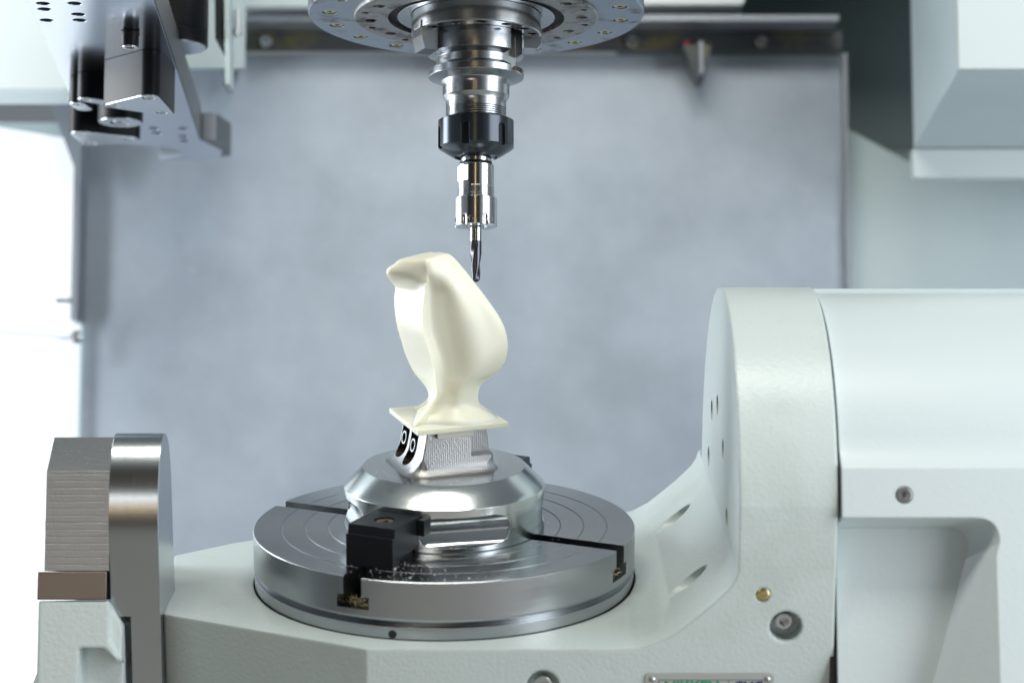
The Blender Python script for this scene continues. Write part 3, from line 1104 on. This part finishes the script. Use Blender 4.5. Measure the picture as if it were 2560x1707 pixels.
ex = thing('extension_chuck', 'slim bright steel collet extension held in the black nut', 'collet chuck')
prof = [(0, 290), (10, 290), (10, 281.2), (9.6, 281.0), (9.6, 280.0), (11.4, 279.4), (11.9, 278.8), (11.9, 264.5)]
z = 264.2
while z > 257.8:
    prof += [(12.1, z), (12.1, z - .55), (11.4, z - .8), (11.4, z - .9), (12.1, z - 1.1)]
    z -= 1.15
prof += [(11.4, 257.0), (11.4, 256), (0, 256)]
em = boolean(G().lathe(prof, 80).mesh('e'), [G().box(10.6, 20, -20, 20, 268.0, 277.8, Matrix.Rotation(R(-143), 4, 'Z'))])
obj('shank', em, 'chrome', ex, ang=25)
obj('seal_ring', G().lathe([(9.7, 279.8), (10.7, 280.2), (10.7, 281.2), (9.7, 281.6)], 64, closed=True), 'black', ex)
nn = G().lathe([(7.9, 238.4), (13.2, 238.2), (13.9, 238.9), (13.9, 256.8), (13.5, 257.3), (7.9, 257.3)], 80, closed=True).mesh('x')
cs = []
for k in range(6):
    m4 = Matrix.Rotation(R(-122 + 60 * k), 4, 'Z')
    cs.append(G().lathe([(0, 233), (2.9, 233), (2.9, 242.5), (2.2, 245.2), (1.2, 246.8), (0, 247.4)], 28, mtx=m4 @ T3(15.7, 0, 0)))
for a in (-50, -110, 10, -170):
    m4 = Matrix.Rotation(R(a + 7), 4, 'Z')
    cs.append(G().lathe([(0, 13.0), (1.5, 13.0), (1.5, 16), (0, 16)], 20, mtx=m4 @ T3(0, 0, 242.2) @ Matrix.Rotation(R(90), 4, 'Y')))
nn = boolean(nn, cs)
obj('clamping_nut', nn, 'chrome', ex, ang=28)
obj('inner_collet', G().lathe([(4.1, 240.0), (7.8, 239.4), (7.8, 244), (4.1, 244)], 48, closed=True), 'satin', ex)

ml = thing('end_mill', 'small ball-nosed end mill with dark spiral flutes above the blade', 'end mill')
obj('shank', G().lathe([(0, 245), (3.85, 245), (3.85, 228.8), (0, 228.8)], 40), 'chrome', ml)
vs = []
fs = []
seg = 36
nz = 60
for k in range(nz + 1):
    z = 228.8 - (228.8 - 201.6) * k / nz
    t = 228.8 - z
    rr = 3.85 if t < 9 else 3.85 - (t - 9) * .068
    if z < 203.9:
        q = (203.9 - z) / 2.3
        rr *= math.sqrt(max(0.003, 1 - q * q))
    tw = -t * .10 + 1.5
    for i in range(seg):
        a = 2 * pi * i / seg
        c_ = math.cos(2 * (a - tw))
        dent = max(0, c_) ** 1.2 * .20 * ss(0, 5, t)
        r_ = rr * (1 - dent)
        vs.append((r_ * cos(a), r_ * sin(a), z))
for k in range(nz):
    for i in range(seg):
        j = (i + 1) % seg
        fs.append((k * seg + i, k * seg + j, (k + 1) * seg + j, (k + 1) * seg + i))
fs.append(tuple(range(seg)))
fs.append(tuple(nz * seg + i for i in range(seg))[::-1])
obj('fluted_cutter', G().add(vs, fs), 'carbide', ml, ang=40)

# ------------------------------------------------------------------ upper left: slab with pneumatic units
SZ = 378.0
sl = thing('mounting_slab', 'polished horizontal steel slab with black cylinder units below it at the upper left', 'steel slab')
pl = [(-281, -110), (-288, -47), (-314, 221), (-334, 402), (-279, 420), (-268, 430), (-262, 442), (-264, 456), (-286, 476), (-250, 483), (-232, 471), (-226, 440), (-239, 393), (-207, -42), (-199, -110)]
sm_ = G().prism(pl, 'z', SZ, SZ + 27).mesh('s')
hs = [(-279.5, -38), (-281.5, -24), (-286, 4), (-259, -38), (-262, -11), (-264, 4), (-270, 347), (-271, 366), (-246, 348), (-251, 380), (-252, 398)]
sm_ = boolean(sm_, [G().lathe([(0, SZ - 5), (4.5, SZ - 5), (4.5, SZ + 14), (0, SZ + 14)], 28, c=h) for h in hs])
obj('slab', sm_, 'slab', sl, ang=25)
st_ = obj('side_strip', G().prism([(-70, SZ - .0), (395, SZ - .0), (395, SZ + 27), (-70, SZ + 27)], 'x', .3, .9), 'slabside', sl)
# lay the strip along the slab's right edge
dx, dy = (-239 + 207), (393 + 42)
st_.matrix_local = T3(-206.8 * MM, -42 * MM, 0) @ Matrix.Rotation(math.atan2(-dx, dy), 4, 'Z') @ T3(0, 41 * MM, 0)
obj('end_block', G().prism(rounded([(-239, 395), (-232, 471), (-222, 466), (-219, 440), (-226, 400)], 2), 'z', SZ + 1, SZ + 24), 'slabside', sl)


def unit(label, outline, z0, cx, cy, bolts):
    outline = [(x + cx, y + cy) for x, y in outline]
    b = G().prism(outline, 'z', z0, SZ - .2).mesh('u')
    t = obj('cylinder_unit', b, 'pneu', sl, ang=30, label=label)
    inner = [(cx + (x - cx) * .965, cy + (y - cy) * .965) for x, y in outline]
    fm_ = G().prism(inner, 'z', z0 - .6, z0 - .02).mesh('c')
    cc = [G().lathe([(0, z0 - 3), (r, z0 - 3), (r, z0 + 2), (0, z0 + 2)], 28, c=(x + cx, y + cy)) for x, y, r in bolts]
    fm_ = boolean(fm_, cc)
    obj('end_face', fm_, 'face', t, ang=30)
    for x, y, r in bolts:
        cap_screw(t, (x + cx, y + cy, z0 + 1.2), (0, 0, -1), r * .74, 1.7, r * .42, 'satin', depth=1.4)
    return t


def lobes(P, r):
    """outline hull of circles"""
    pts = []
    for x, y in P:
        for i in range(24):
            pts.append((x + r * cos(2 * pi * i / 24), y + r * sin(2 * pi * i / 24)))
    pts = sorted(set(pts))

    def half(ps):
        h = []
        for p in ps:
            while len(h) >= 2 and (h[-1][0] - h[-2][0]) * (p[1] - h[-2][1]) - (h[-1][1] - h[-2][1]) * (p[0] - h[-2][0]) <= 0:
                h.pop()
            h.append(p)
        return h[:-1]
    return half(pts) + half(pts[::-1])


unit('largest black cylinder unit under the slab, with three bolts in its end face', lobes([(-17, -2), (13, -30), (15, 22)], 7.5), 346, -244, 120,
     [(-17, -2, 4.6), (12, -27, 4.6), (14, 20, 4.6)])
unit('narrow black cylinder unit left of the largest one, with one ringed bolt', lobes([(0, 0), (10, 8)], 7.0), 359, -288, 156, [(-.5, -.5, 4.4)])
unit('small black cylinder unit at the left edge of the slab', lobes([(0, 0), (2, 16)], 6.0), 358, -297, 167, [(0, 0, 4.0)])
unit('round black unit in front of the lowest one, with a ringed hole in its end', lobes([(0, 0)], 17.0), 355, -274, 216, [(0, 0, 8)])
unit('lowest black cylinder unit, wide and farthest back under the slab', lobes([(-17, -16), (-16, 24), (18, 6)], 8.0), 352, -293, 258,
     [(-17, -14, 4.8), (-15, 22, 4.8), (18, 6, 4.8)])
pg = obj('socket_pin', G().lathe([(0, SZ), (5.8, SZ), (6.4, SZ - .8), (6.4, SZ - 2), (5.9, SZ - 2.6), (5.9, SZ - 9.6), (5.3, SZ - 10.4), (0, SZ - 10.4)], 40), 'pneu', sl)
obj('end_ring', G().lathe([(2.9, -.8), (5.2, -.8), (5.2, 0), (2.9, 0)], 36, closed=True, mtx=T3(0, 0, SZ - 10.5)), 'face', pg)
pg.location = (-.2355, .034, 0)
dr = thing('dark_cylinder', 'dark round cylinder behind the slab edge at the upper left', 'cylinder')
obj('barrel', G().lathe([(0, 402), (24.5, 402), (25, 403), (25, 412), (24.5, 412.6), (25, 413.2), (25, 480), (0, 480)], 64, c=(-227, 170)), 'pneu', dr)
obj('lower_face', G().lathe([(0, 401.2), (23.6, 401.2), (23.6, 401.9), (0, 401.9)], 64, c=(-227, 170)), 'face', dr)
